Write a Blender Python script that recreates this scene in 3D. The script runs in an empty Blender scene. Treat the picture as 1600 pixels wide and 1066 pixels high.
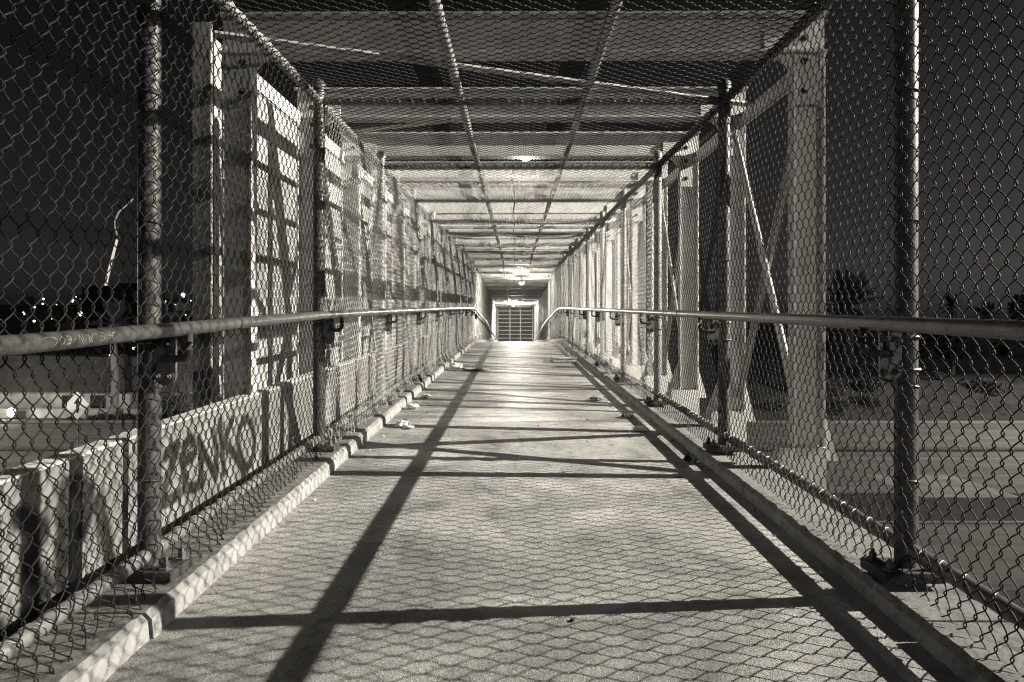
import bpy, bmesh, math, random
import numpy as np
from mathutils import Vector, Matrix, noise
random.seed(7); rng = np.random.default_rng(7)
R = math.radians
sc = bpy.context.scene
col = sc.collection
PI = math.pi

# ------------------------------------------------------------------ helpers
class MB:
    """collects shapes, then links them as ONE mesh object"""
    def __init__(s): s.v = []; s.q = []; s.t = []; s.n = 0; s.other = []
    def add(s, v, quads=None, tris=None, polys=None):
        v = np.asarray(v, float).reshape(-1, 3)
        if quads is not None and len(quads): s.q.append(np.asarray(quads, int) + s.n)
        if tris is not None and len(tris): s.t.append(np.asarray(tris, int) + s.n)
        if polys is not None: s.other += [[i + s.n for i in p] for p in polys]
        s.v.append(v); s.n += len(v); return s
    def box(s, c, d, rot=None, bev=0.0):
        bm = bmesh.new(); bmesh.ops.create_cube(bm, size=1)
        bmesh.ops.scale(bm, vec=d, verts=bm.verts)
        if bev > 0: bmesh.ops.bevel(bm, geom=bm.edges[:], offset=bev, segments=2, affect='EDGES', profile=.5)
        if rot is not None: bmesh.ops.transform(bm, matrix=rot.to_4x4(), verts=bm.verts)
        bmesh.ops.translate(bm, vec=c, verts=bm.verts)
        return s.bm(bm)
    def bm(s, bm):
        bm.verts.index_update()
        s.add([v.co[:] for v in bm.verts], polys=[[v.index for v in f.verts] for f in bm.faces]); bm.free(); return s
    def tube(s, pts, r, sides=8, caps=True):
        P = np.asarray(pts, float); n = len(P)
        r = np.broadcast_to(np.asarray(r, float), (n,))
        T = np.gradient(P, axis=0); T /= np.linalg.norm(T, axis=1)[:, None] + 1e-12
        ref = np.array([0, 0, 1.]) if abs(T[:, 2]).mean() < .7 else np.array([1., 0, 0])
        A = np.cross(T, ref); A /= np.linalg.norm(A, axis=1)[:, None] + 1e-12
        B = np.cross(T, A)
        th = np.arange(sides) * 2 * PI / sides
        V = P[:, None] + r[:, None, None] * (np.cos(th)[None, :, None] * A[:, None] + np.sin(th)[None, :, None] * B[:, None])
        i = np.arange(n - 1)[:, None] * sides; j = np.arange(sides)[None]; k = (j + 1) % sides
        Q = np.stack([i + j, i + k, i + sides + k, i + sides + j], -1).reshape(-1, 4)
        s.add(V.reshape(-1, 3), quads=Q, polys=([list(range(sides))[::-1], [(n - 1) * sides + x for x in range(sides)]] if caps else None))
        return s
    def lathe(s, prof, c=(0, 0, 0), sides=20, axis='z'):
        th = np.arange(sides) * 2 * PI / sides
        pr = np.asarray(prof, float)
        V = np.stack([pr[:, 0][:, None] * np.cos(th), pr[:, 0][:, None] * np.sin(th), np.repeat(pr[:, 1][:, None], sides, 1)], -1)
        if axis == 'x': V = V[..., [2, 0, 1]]
        if axis == 'y': V = V[..., [0, 2, 1]]
        n = len(pr); i = np.arange(n - 1)[:, None] * sides; j = np.arange(sides)[None]; k = (j + 1) % sides
        Q = np.stack([i + j, i + k, i + sides + k, i + sides + j], -1).reshape(-1, 4)
        s.add(V.reshape(-1, 3) + np.array(c), quads=Q, polys=[list(range(sides))[::-1], [(n - 1) * sides + x for x in range(sides)]])
        return s
    def prism(s, poly, y0, y1, plane='xz'):
        n = len(poly)
        def P(a, b, y): return (a, y, b) if plane == 'xz' else ((y, a, b) if plane == 'yz' else (a, b, y))
        V = [P(a, b, y0) for a, b in poly] + [P(a, b, y1) for a, b in poly]
        F = [list(range(n))[::-1], list(range(n, 2 * n))] + [[i, (i + 1) % n, n + (i + 1) % n, n + i] for i in range(n)]
        return s.add(V, polys=F)
    def mesh(s, name, smooth=True):
        me = bpy.data.meshes.new(name)
        V = np.concatenate(s.v)
        if not s.other:
            Q = np.concatenate(s.q) if s.q else np.zeros((0, 4), int)
            Tt = np.concatenate(s.t) if s.t else np.zeros((0, 3), int)
            me.vertices.add(len(V)); me.vertices.foreach_set('co', V.astype(np.float32).ravel())
            L = np.concatenate([Q.ravel(), Tt.ravel()]).astype(np.int32)
            me.loops.add(len(L)); me.loops.foreach_set('vertex_index', L)
            tot = np.concatenate([np.full(len(Q), 4), np.full(len(Tt), 3)]).astype(np.int32)
            st = np.concatenate([[0], np.cumsum(tot)[:-1]]).astype(np.int32)
            me.polygons.add(len(tot)); me.polygons.foreach_set('loop_start', st)
            me.update(calc_edges=True); me.validate()
        else:
            F = []
            for q in s.q: F += q.tolist()
            for t in s.t: F += t.tolist()
            F += s.other
            me.from_pydata(V.tolist(), [], F)
            bm = bmesh.new(); bm.from_mesh(me); bmesh.ops.recalc_face_normals(bm, faces=bm.faces); bm.to_mesh(me); bm.free()
        if smooth is True: me.polygons.foreach_set('use_smooth', np.ones(len(me.polygons), bool))
        elif smooth == 'auto':
            me.polygons.foreach_set('use_smooth', np.ones(len(me.polygons), bool))
            me.set_sharp_from_angle(angle=R(35))
        me.update(); return me
    def build(s, name, mat, parent=None, loc=(0, 0, 0), smooth='auto'):
        me = s.mesh(name, smooth); return obj(name, me, mat, parent, loc)

def obj(name, me, mat=None, parent=None, loc=(0, 0, 0)):
    o = bpy.data.objects.new(name, me); col.objects.link(o); o.location = loc
    if mat is not None and len(me.materials) == 0: me.materials.append(mat)
    if parent is not None: o.parent = parent
    return o
def tag(o, label=None, cat=None, group=None, kind=None):
    if label: o['label'] = label
    if cat: o['category'] = cat
    if group: o['group'] = group
    if kind: o['kind'] = kind
    return o
def thing(name, loc, label, cat, group=None, rz=0):
    o = bpy.data.objects.new(name, None); col.objects.link(o); o.location = loc; o.rotation_euler = (0, 0, rz)
    o.empty_display_size = .1
    return tag(o, label, cat, group)
def dup(o, parent=None, loc=None):
    c = o.copy(); col.objects.link(c)
    if parent is not None: c.parent = parent
    if loc is not None: c.location = loc
    return c
def dup_tree(root, loc, rz=0, label=None, scale=None):
    r = dup(root, None, loc); r.rotation_euler = (0, 0, rz)
    if label: r['label'] = label
    if scale: r.scale = (scale,) * 3
    for ch in list(root.children):
        c = dup(ch, r)
        for g in list(ch.children): dup(g, c)
    return r

# ------------------------------------------------------------------ materials
TINT = (1.0, .93, .80)
def newmat(name):
    m = bpy.data.materials.new(name); m.use_nodes = True
    nt = m.node_tree; b = nt.nodes['Principled BSDF']; return m, nt, b
def N(nt, t, **kw):
    n = nt.nodes.new(t)
    for k, v in kw.items(): setattr(n, k, v)
    return n
def gray(v): return (v, v, v, 1)
def noise_mat(name, lo, hi, scale=8, rough=.7, metal=0, detail=6, bump=.0, bscale=None, spots=None, stretch=None, spec=.4):
    """two-tone procedural surface: cloudy blend lo..hi, fine grain, optional dark spots and bump"""
    m, nt, b = newmat(name); L = nt.links.new
    tc = N(nt, 'ShaderNodeTexCoord'); src = tc.outputs['Object']
    if stretch:
        mp = N(nt, 'ShaderNodeMapping'); mp.inputs['Scale'].default_value = stretch; L(src, mp.inputs[0]); src = mp.outputs[0]
    n1 = N(nt, 'ShaderNodeTexNoise'); n1.inputs['Scale'].default_value = scale; n1.inputs['Detail'].default_value = detail; n1.inputs['Roughness'].default_value = .65
    L(src, n1.inputs['Vector'])
    cr = N(nt, 'ShaderNodeValToRGB'); cr.color_ramp.elements[0].position = .3; cr.color_ramp.elements[1].position = .72
    cr.color_ramp.elements[0].color = gray(lo); cr.color_ramp.elements[1].color = gray(hi)
    L(n1.outputs['Fac'], cr.inputs[0]); outc = cr.outputs[0]
    if spots:
        n2 = N(nt, 'ShaderNodeTexNoise'); n2.inputs['Scale'].default_value = spots; n2.inputs['Detail'].default_value = 8; n2.inputs['Roughness'].default_value = .7
        L(src, n2.inputs['Vector'])
        c2 = N(nt, 'ShaderNodeValToRGB'); c2.color_ramp.elements[0].position = .33; c2.color_ramp.elements[1].position = .47
        c2.color_ramp.elements[0].color = gray(.35); c2.color_ramp.elements[1].color = gray(1)
        L(n2.outputs['Fac'], c2.inputs[0])
        mx = N(nt, 'ShaderNodeMixRGB', blend_type='MULTIPLY'); mx.inputs[0].default_value = .8
        L(outc, mx.inputs[1]); L(c2.outputs[0], mx.inputs[2]); outc = mx.outputs[0]
    L(outc, b.inputs['Base Color'])
    b.inputs['Roughness'].default_value = rough; b.inputs['Metallic'].default_value = metal; b.inputs['Specular IOR Level'].default_value = spec
    if bump:
        n3 = N(nt, 'ShaderNodeTexNoise'); n3.inputs['Scale'].default_value = bscale or scale * 4; n3.inputs['Detail'].default_value = 8
        L(src, n3.inputs['Vector'])
        bp = N(nt, 'ShaderNodeBump'); bp.inputs['Strength'].default_value = bump; bp.inputs['Distance'].default_value = .01
        L(n3.outputs['Fac'], bp.inputs['Height']); L(bp.outputs[0], b.inputs['Normal'])
    return m
def emit_mat(name, strength, c=TINT):
    m, nt, b = newmat(name)
    b.inputs['Base Color'].default_value = gray(.8); b.inputs['Emission Color'].default_value = (*c, 1); b.inputs['Emission Strength'].default_value = strength
    return m

M = {}
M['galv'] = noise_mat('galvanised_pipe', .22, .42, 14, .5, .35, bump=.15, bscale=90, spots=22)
M['galv_dark'] = noise_mat('shaded_pipe', .07, .15, 14, .45, .5, bump=.1, bscale=90, spots=25)  # darker copy of the pipe, shade on right rails and near cross pipes
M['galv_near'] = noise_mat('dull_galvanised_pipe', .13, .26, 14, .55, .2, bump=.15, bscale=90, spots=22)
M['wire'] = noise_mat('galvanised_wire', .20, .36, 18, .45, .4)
M['wire_dark'] = noise_mat('shaded_wire', .012, .032, 18, .55, 0, spec=.14)  # same wire with the dimness of the near bays put into its colour
M['post_dark'] = noise_mat('shaded_post', .045, .11, 12, .5, .2, bump=.15, bscale=80, spots=14)  # near posts: shade painted in as a darker base colour
M['rail'] = noise_mat('handrail_steel', .06, .13, 20, .30, .35, bump=.12, bscale=140, spots=40)
M['bracket'] = noise_mat('bracket_steel', .10, .18, 25, .5, .4, bump=.2, bscale=120)
M['paint'] = noise_mat('pale_painted_steel', .55, .70, 3.5, .6, 0, bump=.12, bscale=60, spots=5)
M['beam'] = noise_mat('dull_painted_beam', .36, .52, 3, .65, 0, bump=.1, bscale=50, spots=4)
M['panel'] = noise_mat('pale_panel_paint', .27, .40, 1.6, .65, 0, bump=.05, bscale=40, spots=3.0)
M['black'] = noise_mat('black_rubber', .02, .05, 30, .8, 0, bump=.3, bscale=120)
M['paper'] = noise_mat('crumpled_paper', .55, .8, 12, .8, 0)
M['card'] = noise_mat('dirty_cardboard', .15, .34, 10, .85, 0)
M['asphalt_dark'] = noise_mat('fresh_asphalt', .018, .04, .5, .8, 0, spots=.8, stretch=(.2, 2, 1))
M['asphalt'] = noise_mat('asphalt', .03, .085, .35, .85, 0, bump=.2, bscale=30, spots=.6, stretch=(.25, 2, 1))
M['concrete_road'] = noise_mat('worn_concrete_road', .11, .22, .4, .85, 0, bump=.3, bscale=12, spots=.9, stretch=(.2, 2, 1))
M['line'] = noise_mat('road_paint', .16, .40, 2.5, .7, 0)
M['soil'] = noise_mat('dry_soil', .03, .08, .6, .95, 0, bump=.5, bscale=8, spots=1.5)
M['hill'] = noise_mat('dark_hill', .012, .035, .08, .95, 0)
M['leaf'] = noise_mat('dark_leaf', .03, .085, 1.3, .7, 0)
M['trunk'] = noise_mat('palm_trunk', .12, .26, 6, .9, 0, bump=.6, bscale=14, stretch=(1, 1, 4))
M['white_wall'] = noise_mat('white_rendered_wall', .22, .36, 1.2, .8, 0, spots=.9)
M['roof'] = noise_mat('dark_roof', .02, .045, 1.5, .9, 0)
M['dark_block'] = noise_mat('dark_facade', .02, .04, .4, .9, 0)
M['glass'] = noise_mat('dark_glass', .01, .02, 1, .1, 0, spec=.8)
M['sign'] = noise_mat('sign_sheet', .82, .9, 5, .5, 0)
M['signblack'] = noise_mat('sign_black', .01, .02, 5, .6, 0)
M['carpaint'] = noise_mat('car_paint', .02, .035, 1, .3, .3)
M['carpale'] = noise_mat('pale_car_paint', .45, .55, 1, .3, .1)
M['lamp'] = emit_mat('lit_lens', 60)
M['city'] = emit_mat('city_light', 5)
M['spot'] = emit_mat('floodlight_lens', 14)
M['mast'] = emit_mat('glowing_tube', .75)  # self-glow stands in for floodlighting on the mast
M['mast_dim'] = emit_mat('dim_glowing_tube', .28)  # weaker glow so the hook shows against the sky
M['scratch'] = noise_mat('scratched_bare_metal', .3, .6, 40, .4, 0)

def deck_mat(name, far):
    m, nt, b = newmat(name); L = nt.links.new
    tc = N(nt, 'ShaderNodeTexCoord'); src = tc.outputs['Object']
    def nz(scale, detail=8, rough=.65, st=None, dist=0):
        n = N(nt, 'ShaderNodeTexNoise'); n.inputs['Scale'].default_value = scale; n.inputs['Detail'].default_value = detail
        n.inputs['Roughness'].default_value = rough; n.inputs['Distortion'].default_value = dist
        if st:
            mp = N(nt, 'ShaderNodeMapping'); mp.inputs['Scale'].default_value = st; L(src, mp.inputs[0]); L(mp.outputs[0], n.inputs['Vector'])
        else: L(src, n.inputs['Vector'])
        return n.outputs['Fac']
    def ramp(x, p0, c0, p1, c1):
        r = N(nt, 'ShaderNodeValToRGB'); e = r.color_ramp.elements
        e[0].position, e[1].position = p0, p1; e[0].color, e[1].color = gray(c0), gray(c1); L(x, r.inputs[0]); return r.outputs[0]
    def mul(a, c, f=1):
        x = N(nt, 'ShaderNodeMixRGB', blend_type='MULTIPLY'); x.inputs[0].default_value = f; L(a, x.inputs[1]); L(c, x.inputs[2]); return x.outputs[0]
    c = ramp(nz(2.2), .3, .30, .7, .47)
    c = mul(c, ramp(nz(120, 4, .8), .32, .62, .68, 1.22), 1); c = mul(c, ramp(nz(300, 2), .3, .7, .7, 1.25), 1)                 # sand grain
    c = mul(c, ramp(nz(1.1, 10, .72, dist=.6), .36, .38, .54, 1.05), .9)  # stains
    c = mul(c, ramp(nz(11, 8, .75), .32, .4, .46, 1), .8)              # small spots
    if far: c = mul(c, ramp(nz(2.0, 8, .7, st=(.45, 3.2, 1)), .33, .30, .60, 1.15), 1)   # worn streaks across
    c = mul(c, ramp(nz(.8, 6, .6), .38, .72, .62, 1.18), 1)               # broad wear
    # grime along both kerbs
    sx = N(nt, 'ShaderNodeSeparateXYZ'); L(src, sx.inputs[0])
    ab = N(nt, 'ShaderNodeMath', operation='ABSOLUTE'); L(sx.outputs[0], ab.inputs[0])
    ad = N(nt, 'ShaderNodeMath', operation='MULTIPLY_ADD'); L(nz(6, 8, .7), ad.inputs[0]); ad.inputs[1].default_value = .34; L(ab.outputs[0], ad.inputs[2])
    c = mul(c, ramp(ad.outputs[0], 1.10, 1, 1.28, .36))
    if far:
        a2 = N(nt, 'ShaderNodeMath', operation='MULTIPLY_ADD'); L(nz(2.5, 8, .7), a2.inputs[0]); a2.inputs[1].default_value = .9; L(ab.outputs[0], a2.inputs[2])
        c = mul(c, ramp(a2.outputs[0], .45, 1.7, .95, .8))              # pool of lamplight down the middle, painted into the colour
    # hairline cracks
    vo = N(nt, 'ShaderNodeTexVoronoi', feature='DISTANCE_TO_EDGE'); vo.inputs['Scale'].default_value = .55
    wob = N(nt, 'ShaderNodeMixRGB', blend_type='ADD'); wob.inputs[0].default_value = .25
    nw = N(nt, 'ShaderNodeTexNoise'); nw.inputs['Scale'].default_value = 3; nw.inputs['Detail'].default_value = 6; L(src, nw.inputs['Vector'])
    L(src, wob.inputs[1]); L(nw.outputs['Color'], wob.inputs[2]); L(wob.outputs[0], vo.inputs['Vector'])
    c = mul(c, ramp(vo.outputs['Distance'], .0008, .62, .004, 1), .8)
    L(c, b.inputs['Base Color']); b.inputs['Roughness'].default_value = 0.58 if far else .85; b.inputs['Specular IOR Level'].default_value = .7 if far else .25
    h = N(nt, 'ShaderNodeMath', operation='MULTIPLY_ADD'); L(nz(60, 6), h.inputs[0]); h.inputs[1].default_value = 1; L(nz(220, 3), h.inputs[2])
    bp = N(nt, 'ShaderNodeBump'); bp.inputs['Strength'].default_value = .8; bp.inputs['Distance'].default_value = .008
    L(h.outputs[0], bp.inputs['Height']); L(bp.outputs[0], b.inputs['Normal'])
    return m
M['deck'] = deck_mat('deck_concrete', False); M['deck_far'] = deck_mat('worn_lamplit_deck_concrete', True)
M['kerb'] = KM = noise_mat('kerb_concrete', .20, .38, 5, .85, 0, bump=.7, bscale=40, spots=9)

def darker_top(m, lo):  # upward faces get a darker tone than the sides
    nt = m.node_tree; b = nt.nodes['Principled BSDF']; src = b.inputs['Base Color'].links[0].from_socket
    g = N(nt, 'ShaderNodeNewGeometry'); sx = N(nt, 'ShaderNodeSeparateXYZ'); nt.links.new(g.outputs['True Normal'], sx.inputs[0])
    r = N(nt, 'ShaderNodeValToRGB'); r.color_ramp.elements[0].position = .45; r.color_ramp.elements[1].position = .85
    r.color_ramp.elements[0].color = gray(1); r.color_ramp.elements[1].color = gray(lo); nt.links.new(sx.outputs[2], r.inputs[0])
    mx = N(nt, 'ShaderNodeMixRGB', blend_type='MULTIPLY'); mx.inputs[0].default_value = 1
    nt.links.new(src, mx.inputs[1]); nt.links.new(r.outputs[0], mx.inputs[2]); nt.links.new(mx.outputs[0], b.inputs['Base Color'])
darker_top(KM, .5)

# ------------------------------------------------------------------ footbridge profile: ramp up, level stretch, ramp down
S, YC, LEVEL, YD = .0515, 19.0, .968, 46.0
def zf(y):
    if y < 17: return S * y
    if y < 20.6:
        t = (y - 17) / 3.6; return S * 17 + S * 3.6 * (t - t * t / 2)
    if y < YD: return zf(20.599)
    return zf(20.599) - .15 * (y - YD)
XL, XR = -1.257, 1.336            # fence planes
KL, KR = -1.085, 1.19             # kerb faces
HT = 2.31                         # cage height over the walkway
LEDGE = .08
LEDGE_R = .06
P0, PS = 2.34, 2.03               # posts
K0, K1 = -2, 30
PY = [P0 + PS * k for k in range(K0, K1)]
YA, YB = PY[0] - .2, PY[-1] + .2
def ysamples(a, b, step=.5):
    n = max(2, int((b - a) / step) + 1); return np.linspace(a, b, n)

# deck slabs
def slab(name, y0, y1, mat):
    ys = ysamples(y0, y1, .35); mb = MB(); V = []
    for y in ys:
        z = zf(y); V += [(KL - .03, y, z), (KR + .03, y, z), (KR + .03, y, z - .14), (KL - .03, y, z - .14)]
    Q = []
    for i in range(len(ys) - 1):
        for j in range(4): Q.append([4 * i + j, 4 * i + (j + 1) % 4, 4 * i + 4 + (j + 1) % 4, 4 * i + 4 + j])
    n = 4 * (len(ys) - 1)
    mb.add(V, polys=Q + [[0, 1, 2, 3], [n, n + 1, n + 2, n + 3]]); return tag(mb.build(name, mat, smooth=False), kind='structure')
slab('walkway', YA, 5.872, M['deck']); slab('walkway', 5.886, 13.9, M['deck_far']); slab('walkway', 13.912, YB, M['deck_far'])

# kerb ledges: rough edged, broken into blocks
def kerb(side):
    mb = MB(); y = YA; i = 0
    xi = KL if side < 0 else KR
    LEDGE = .08 if side < 0 else LEDGE_R
    while y < YB:
        ln = 1.98 if y < 5 else random.choice([.62, 1.0, 1.3])
        y1 = min(y + ln, YB); n = max(2, int((y1 - y) / (.03 if y < 12 else .3)))
        jit = random.uniform(-.006, .006)
        V = []
        for yy in np.linspace(y + .006, y1 - .006, n):
            e = .008 * noise.noise((yy * 9, side * 3, 0)) + .006 * noise.noise((yy * 31, side * 3, 2)); f = .007 * noise.noise((yy * 14, 5, side)) + .006 * noise.noise((yy * 40, 5, side))
            z = zf(yy); lean = .0 if side < 0 else .01
            o = XL - .13 if side < 0 else XR + .15
            V += [(xi + side * (.004 + e) + jit, yy, z - .02), (xi + side * (.012 + lean * .8 + e) + jit, yy, z + LEDGE - .018 + f), (xi + side * (.03 + lean + f) + jit, yy, z + LEDGE + f * .6),
                  (xi + side * .1 + jit, yy, z + LEDGE), (o, yy, z + LEDGE), (o, yy, z - .22), (xi + side * .06, yy, z - .22)]
        c = 7; F = [[c * a + b, c * a + (b + 1) % c, c * a + c + (b + 1) % c, c * a + c + b] for a in range(n - 1) for b in range(c)]
        F += [list(range(c)), [c * (n - 1) + b for b in range(c)]]
        mb.add(V, polys=F); y = y1; i += 1
    return tag(mb.build('kerb', M['kerb'], smooth='auto'), kind='structure')
kerb(-1); kerb(1)

# ------------------------------------------------------------------ chain link
DH, DV = .031, .041
def wires(n_w, n_half, m=6, sides=4, r=.0027, ov=.0065, dep=.006):
    """array of zigzag wires in (u across wires, v along wires, d depth) -> pts (nw, npt, 3)"""
    ph = (np.arange(n_half * m + 1) / m) * PI
    tri = np.arcsin(.985 * np.sin(ph)) / np.arcsin(.985)
    P = np.zeros((n_w, len(ph), 3))
    sg = np.where(np.arange(n_w) % 2 == 0, 1, -1)[:, None]
    P[..., 0] = (np.arange(n_w) * DH + DH / 2)[:, None] + (DH / 2 + ov) * sg * tri
    P[..., 1] = (ph / PI * DV)[None]
    P[..., 2] = dep * np.cos(ph)[None] * sg
    return P
def sweep(P, r, sides, ref):
    nw, n, _ = P.shape
    T = np.gradient(P, axis=1); T /= np.linalg.norm(T, axis=2, keepdims=True)
    A = np.cross(T, ref); A /= np.linalg.norm(A, axis=2, keepdims=True) + 1e-9
    B = np.cross(T, A); th = np.arange(sides) * 2 * PI / sides + .4
    V = P[:, :, None] + r * (np.cos(th)[:, None] * A[:, :, None] + np.sin(th)[:, None] * B[:, :, None])
    w = np.arange(nw)[:, None, None] * n * sides; i = np.arange(n - 1)[None, :, None] * sides; j = np.arange(sides)[None, None]; k = (j + 1) % sides
    Q = np.stack([w + i + j, w + i + k, w + i + sides + k, w + i + sides + j], -1).reshape(-1, 4)
    return V.reshape(-1, 3), Q
def smooth_noise(a, b, s, seed):
    """cheap smooth 2-D wobble"""
    g = np.random.default_rng(seed); out = 0 * a
    for k in range(5):
        fx, fy, p = g.normal(0, s), g.normal(0, s), g.uniform(0, 6.28); out = out + np.sin(a * fx + b * fy + p)
    return out / 5
_cache = {}
def side_mesh(slope, seed, side, fine, mat='wire'):
    key = ('side', round(slope, 3), seed, side, fine, mat)
    if key in _cache: return _cache[key]
    P = wires(int(round(PS / DH)), int((HT - .06) / DV), 7 if fine else 4, 5 if fine else 3, )
    u, v, d = P[..., 0].copy(), P[..., 1].copy(), P[..., 2].copy()
    inner = -side
    u = u + .016 * smooth_noise(u, v, 5, seed + 1) * np.sin(np.clip(u / PS, 0, 1) * PI)
    v = v + .022 * smooth_noise(u, v, 4, seed + 2)
    d = d + .024 * smooth_noise(u, v, 4, seed + 3) * np.sin(np.clip(u / PS, 0, 1) * PI)
    low = np.clip(.16 - v, 0, 1) / .16                                  # loose bottom edge curls in over the kerb
    d = d + inner * (.055 * low ** 1.5) * (1 + .9 * smooth_noise(u * 3, v * 0, 6, seed + 4)) * (1 if side < 0 else .35)
    Q3 = np.stack([d + inner * .043, u, v + .075 + slope * u], -1)      # mesh hangs on the walkway side of the posts
    V, Q = sweep(Q3, .0021, 5 if fine else 3, np.array([1., 0, 0]))
    me = MB().add(V, quads=Q).mesh('wire_mesh', True); me.materials.append(M[mat]); _cache[key] = me; return me
def roof_mesh(slope, seed, fine, sag, mat='wire'):
    key = ('roof', round(slope, 3), seed, fine, sag, mat)
    if key in _cache: return _cache[key]
    W = XR - XL
    P = wires(int(round(PS / DH)), int(W / DV), 7 if fine else 4)
    u, v, d = P[..., 0].copy(), P[..., 1].copy(), P[..., 2].copy()
    z = d - .035 + .0 * u
    edge = np.sin(np.clip(u / PS, 0, 1) * PI); ex = np.sin(np.clip(v / W, 0, 1) * PI)
    z = z - sag * edge * (.6 + .4 * ex) * (1 + .6 * smooth_noise(u * 0, v, 4, seed)) + .012 * smooth_noise(u, v, 5, seed + 9) * edge
    u = u + .012 * smooth_noise(u, v, 4, seed + 5) * edge
    Q3 = np.stack([v + XL, u, z + slope * u], -1)
    V, Q = sweep(Q3, .0021, 5 if fine else 3, np.array([0, 0, 1.]))
    me = MB().add(V, quads=Q).mesh('wire_mesh', True); me.materials.append(M[mat]); _cache[key] = me; return me
def lashing(path, r, pitch=.055, wr=.0028, seed=0):
    """tie wire wound round a pipe that follows path (n,3), with uneven pitch"""
    P = np.asarray(path, float); seg = np.linalg.norm(np.diff(P, axis=0), axis=1); cum = np.concatenate([[0], np.cumsum(seg)])
    n = int(cum[-1] / pitch * 10); t = np.linspace(0, cum[-1], n)
    C = np.stack([np.interp(t, cum, P[:, i]) for i in range(3)], -1)
    T = P[-1] - P[0]; T /= np.linalg.norm(T); A = np.cross(T, [0, 0, 1.]); A /= np.linalg.norm(A); B = np.cross(T, A)
    a = t / pitch * 2 * PI + 1.6 * np.sin(t * 3.1 + seed) + .7 * np.sin(t * 9.7 + seed)
    Pw = C + (r + .002) * (np.cos(a)[:, None] * A + np.sin(a)[:, None] * B)
    return MB().tube(Pw, wr, 4, False)

def bolt(mb, c, r=.012, h=.014, ax='x'):
    prof = [(r * 1.7, 0), (r * 1.7, h * .25), (r, h * .25), (r, h), (r * .55, h), (r * .5, h * 1.6)]
    mb.lathe(prof, c, 6, ax)

def make_post_mesh():
    mb = MB(); r = .037
    mb.lathe([(r, .0), (r, HT - .03), (r + .006, HT - .03), (r + .006, HT + .012), (r * .8, HT + .035), (r * .3, HT + .045)], (0, 0, 0), 18)
    for z in (.30, .62, 1.18, 1.62, 2.05):     # tie wires round the post
        a = np.linspace(0, 2 * PI, 18)
        mb.tube(np.stack([(r + .003) * np.cos(a), (r + .003) * np.sin(a), z + .012 * np.sin(a * .5)], -1), .003, 5)
    me = mb.mesh('post', 'auto'); me.materials.append(M['galv']); return me
POST = make_post_mesh()
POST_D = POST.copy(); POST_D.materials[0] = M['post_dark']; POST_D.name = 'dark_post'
mb = MB(); mb.box((0, 0, .018), (.20, .17, .036), bev=.004)
BASE = mb.mesh('base_plate', 'auto'); BASE.materials.append(M['black'])
mb = MB(); bolt(mb, (0, 0, 0), .014, .026, 'z'); BOLT_Z = mb.mesh('bolt', 'auto'); BOLT_Z.materials.append(M['bracket'])

def railpath(x, zrel, a=YA, b=YB, step=.4):
    return [(x, y, zf(y) + zrel) for y in ysamples(a, b, step)]

def fence(side, label):
    X = XL if side < 0 else XR
    f = thing('chain_link_fence', (X, 0, 0), label, 'fence')
    for i, y in enumerate(PY):
        z = zf(y)
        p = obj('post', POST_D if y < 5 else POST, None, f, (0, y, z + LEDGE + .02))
        p.scale = (1, 1, 1)
        if y < 12:
            b = obj('base_plate', BASE, None, p, (side * -.015, 0, -.022))
            for dx, dy in ((-.07, -.055), (-.07, .055), (.07, -.055), (.07, .055)): obj('bolt', BOLT_Z, None, p, (dx + side * -.015, dy, .014))
        if i < len(PY) - 1:
            sl = (zf(PY[i + 1]) - z) / PS; fine = y < 7
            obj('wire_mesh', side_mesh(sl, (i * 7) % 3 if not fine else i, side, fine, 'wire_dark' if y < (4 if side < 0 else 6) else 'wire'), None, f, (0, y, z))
    local = lambda x, zr, **k: [(px - X, py, pz) for px, py, pz in railpath(x, zr, **k)]
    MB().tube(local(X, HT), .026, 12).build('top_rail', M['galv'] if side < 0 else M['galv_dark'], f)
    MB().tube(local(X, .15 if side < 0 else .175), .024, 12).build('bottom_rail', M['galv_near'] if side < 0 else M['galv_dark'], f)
    lashing(local(X, HT, b=22), .026, .11, seed=side).build('tie_wire', M['wire'], f, smooth=True)
    lashing(local(X, .15 if side < 0 else .175, b=12), .024, .11, seed=side + 3).build('tie_wire', M['wire'], f, smooth=True)
    return f
fence(-1, 'chain link fence on round galvanised posts along the left kerb, graffiti plate behind it')
fence(1, 'chain link fence on dark round posts along the right kerb, freeway lanes behind it')

roof = thing('chain_link_roof', (0, 0, HT), 'sagging chain link roof over the walkway, lashed to two long pipes and cross pipes', 'cage roof')
for x in (-.35, .44):
    pts = [(px, py, pz) for px, py, pz in railpath(x, .012)]
    rp = MB().tube(pts, .024, 12).build('roof_pipe', M['galv'], roof)
    lashing([p for p in pts if p[1] < 22], .024, .07, seed=x).build('tie_wire', M['wire'], rp, smooth=True)
cross = PY + [7.35, 11.4]
for y in cross:
    z = zf(y) + .0
    cp = MB().tube([(XL + .03, y, z), (0, y, z - .004), (XR - .03, y, z)], .024, 12).build('cross_pipe', M['galv_dark'] if y < 5 else M['galv'], roof)
    if y < 14: lashing([(XL + .03, y, z), (XR - .03, y, z)], .024, .08, seed=y).build('tie_wire', M['wire'], cp, smooth=True)
for i, y in enumerate(PY[:-1]):
    z = zf(y); sl = (zf(PY[i + 1]) - z) / PS; fine = y < 7
    obj('wire_mesh', roof_mesh(sl, i if fine else i % 4, fine, .012 if y < 4 else .035 if y < 6.5 else .10, 'wire_dark' if y < 5 else 'wire'), None, roof, (0, y, z))

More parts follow.
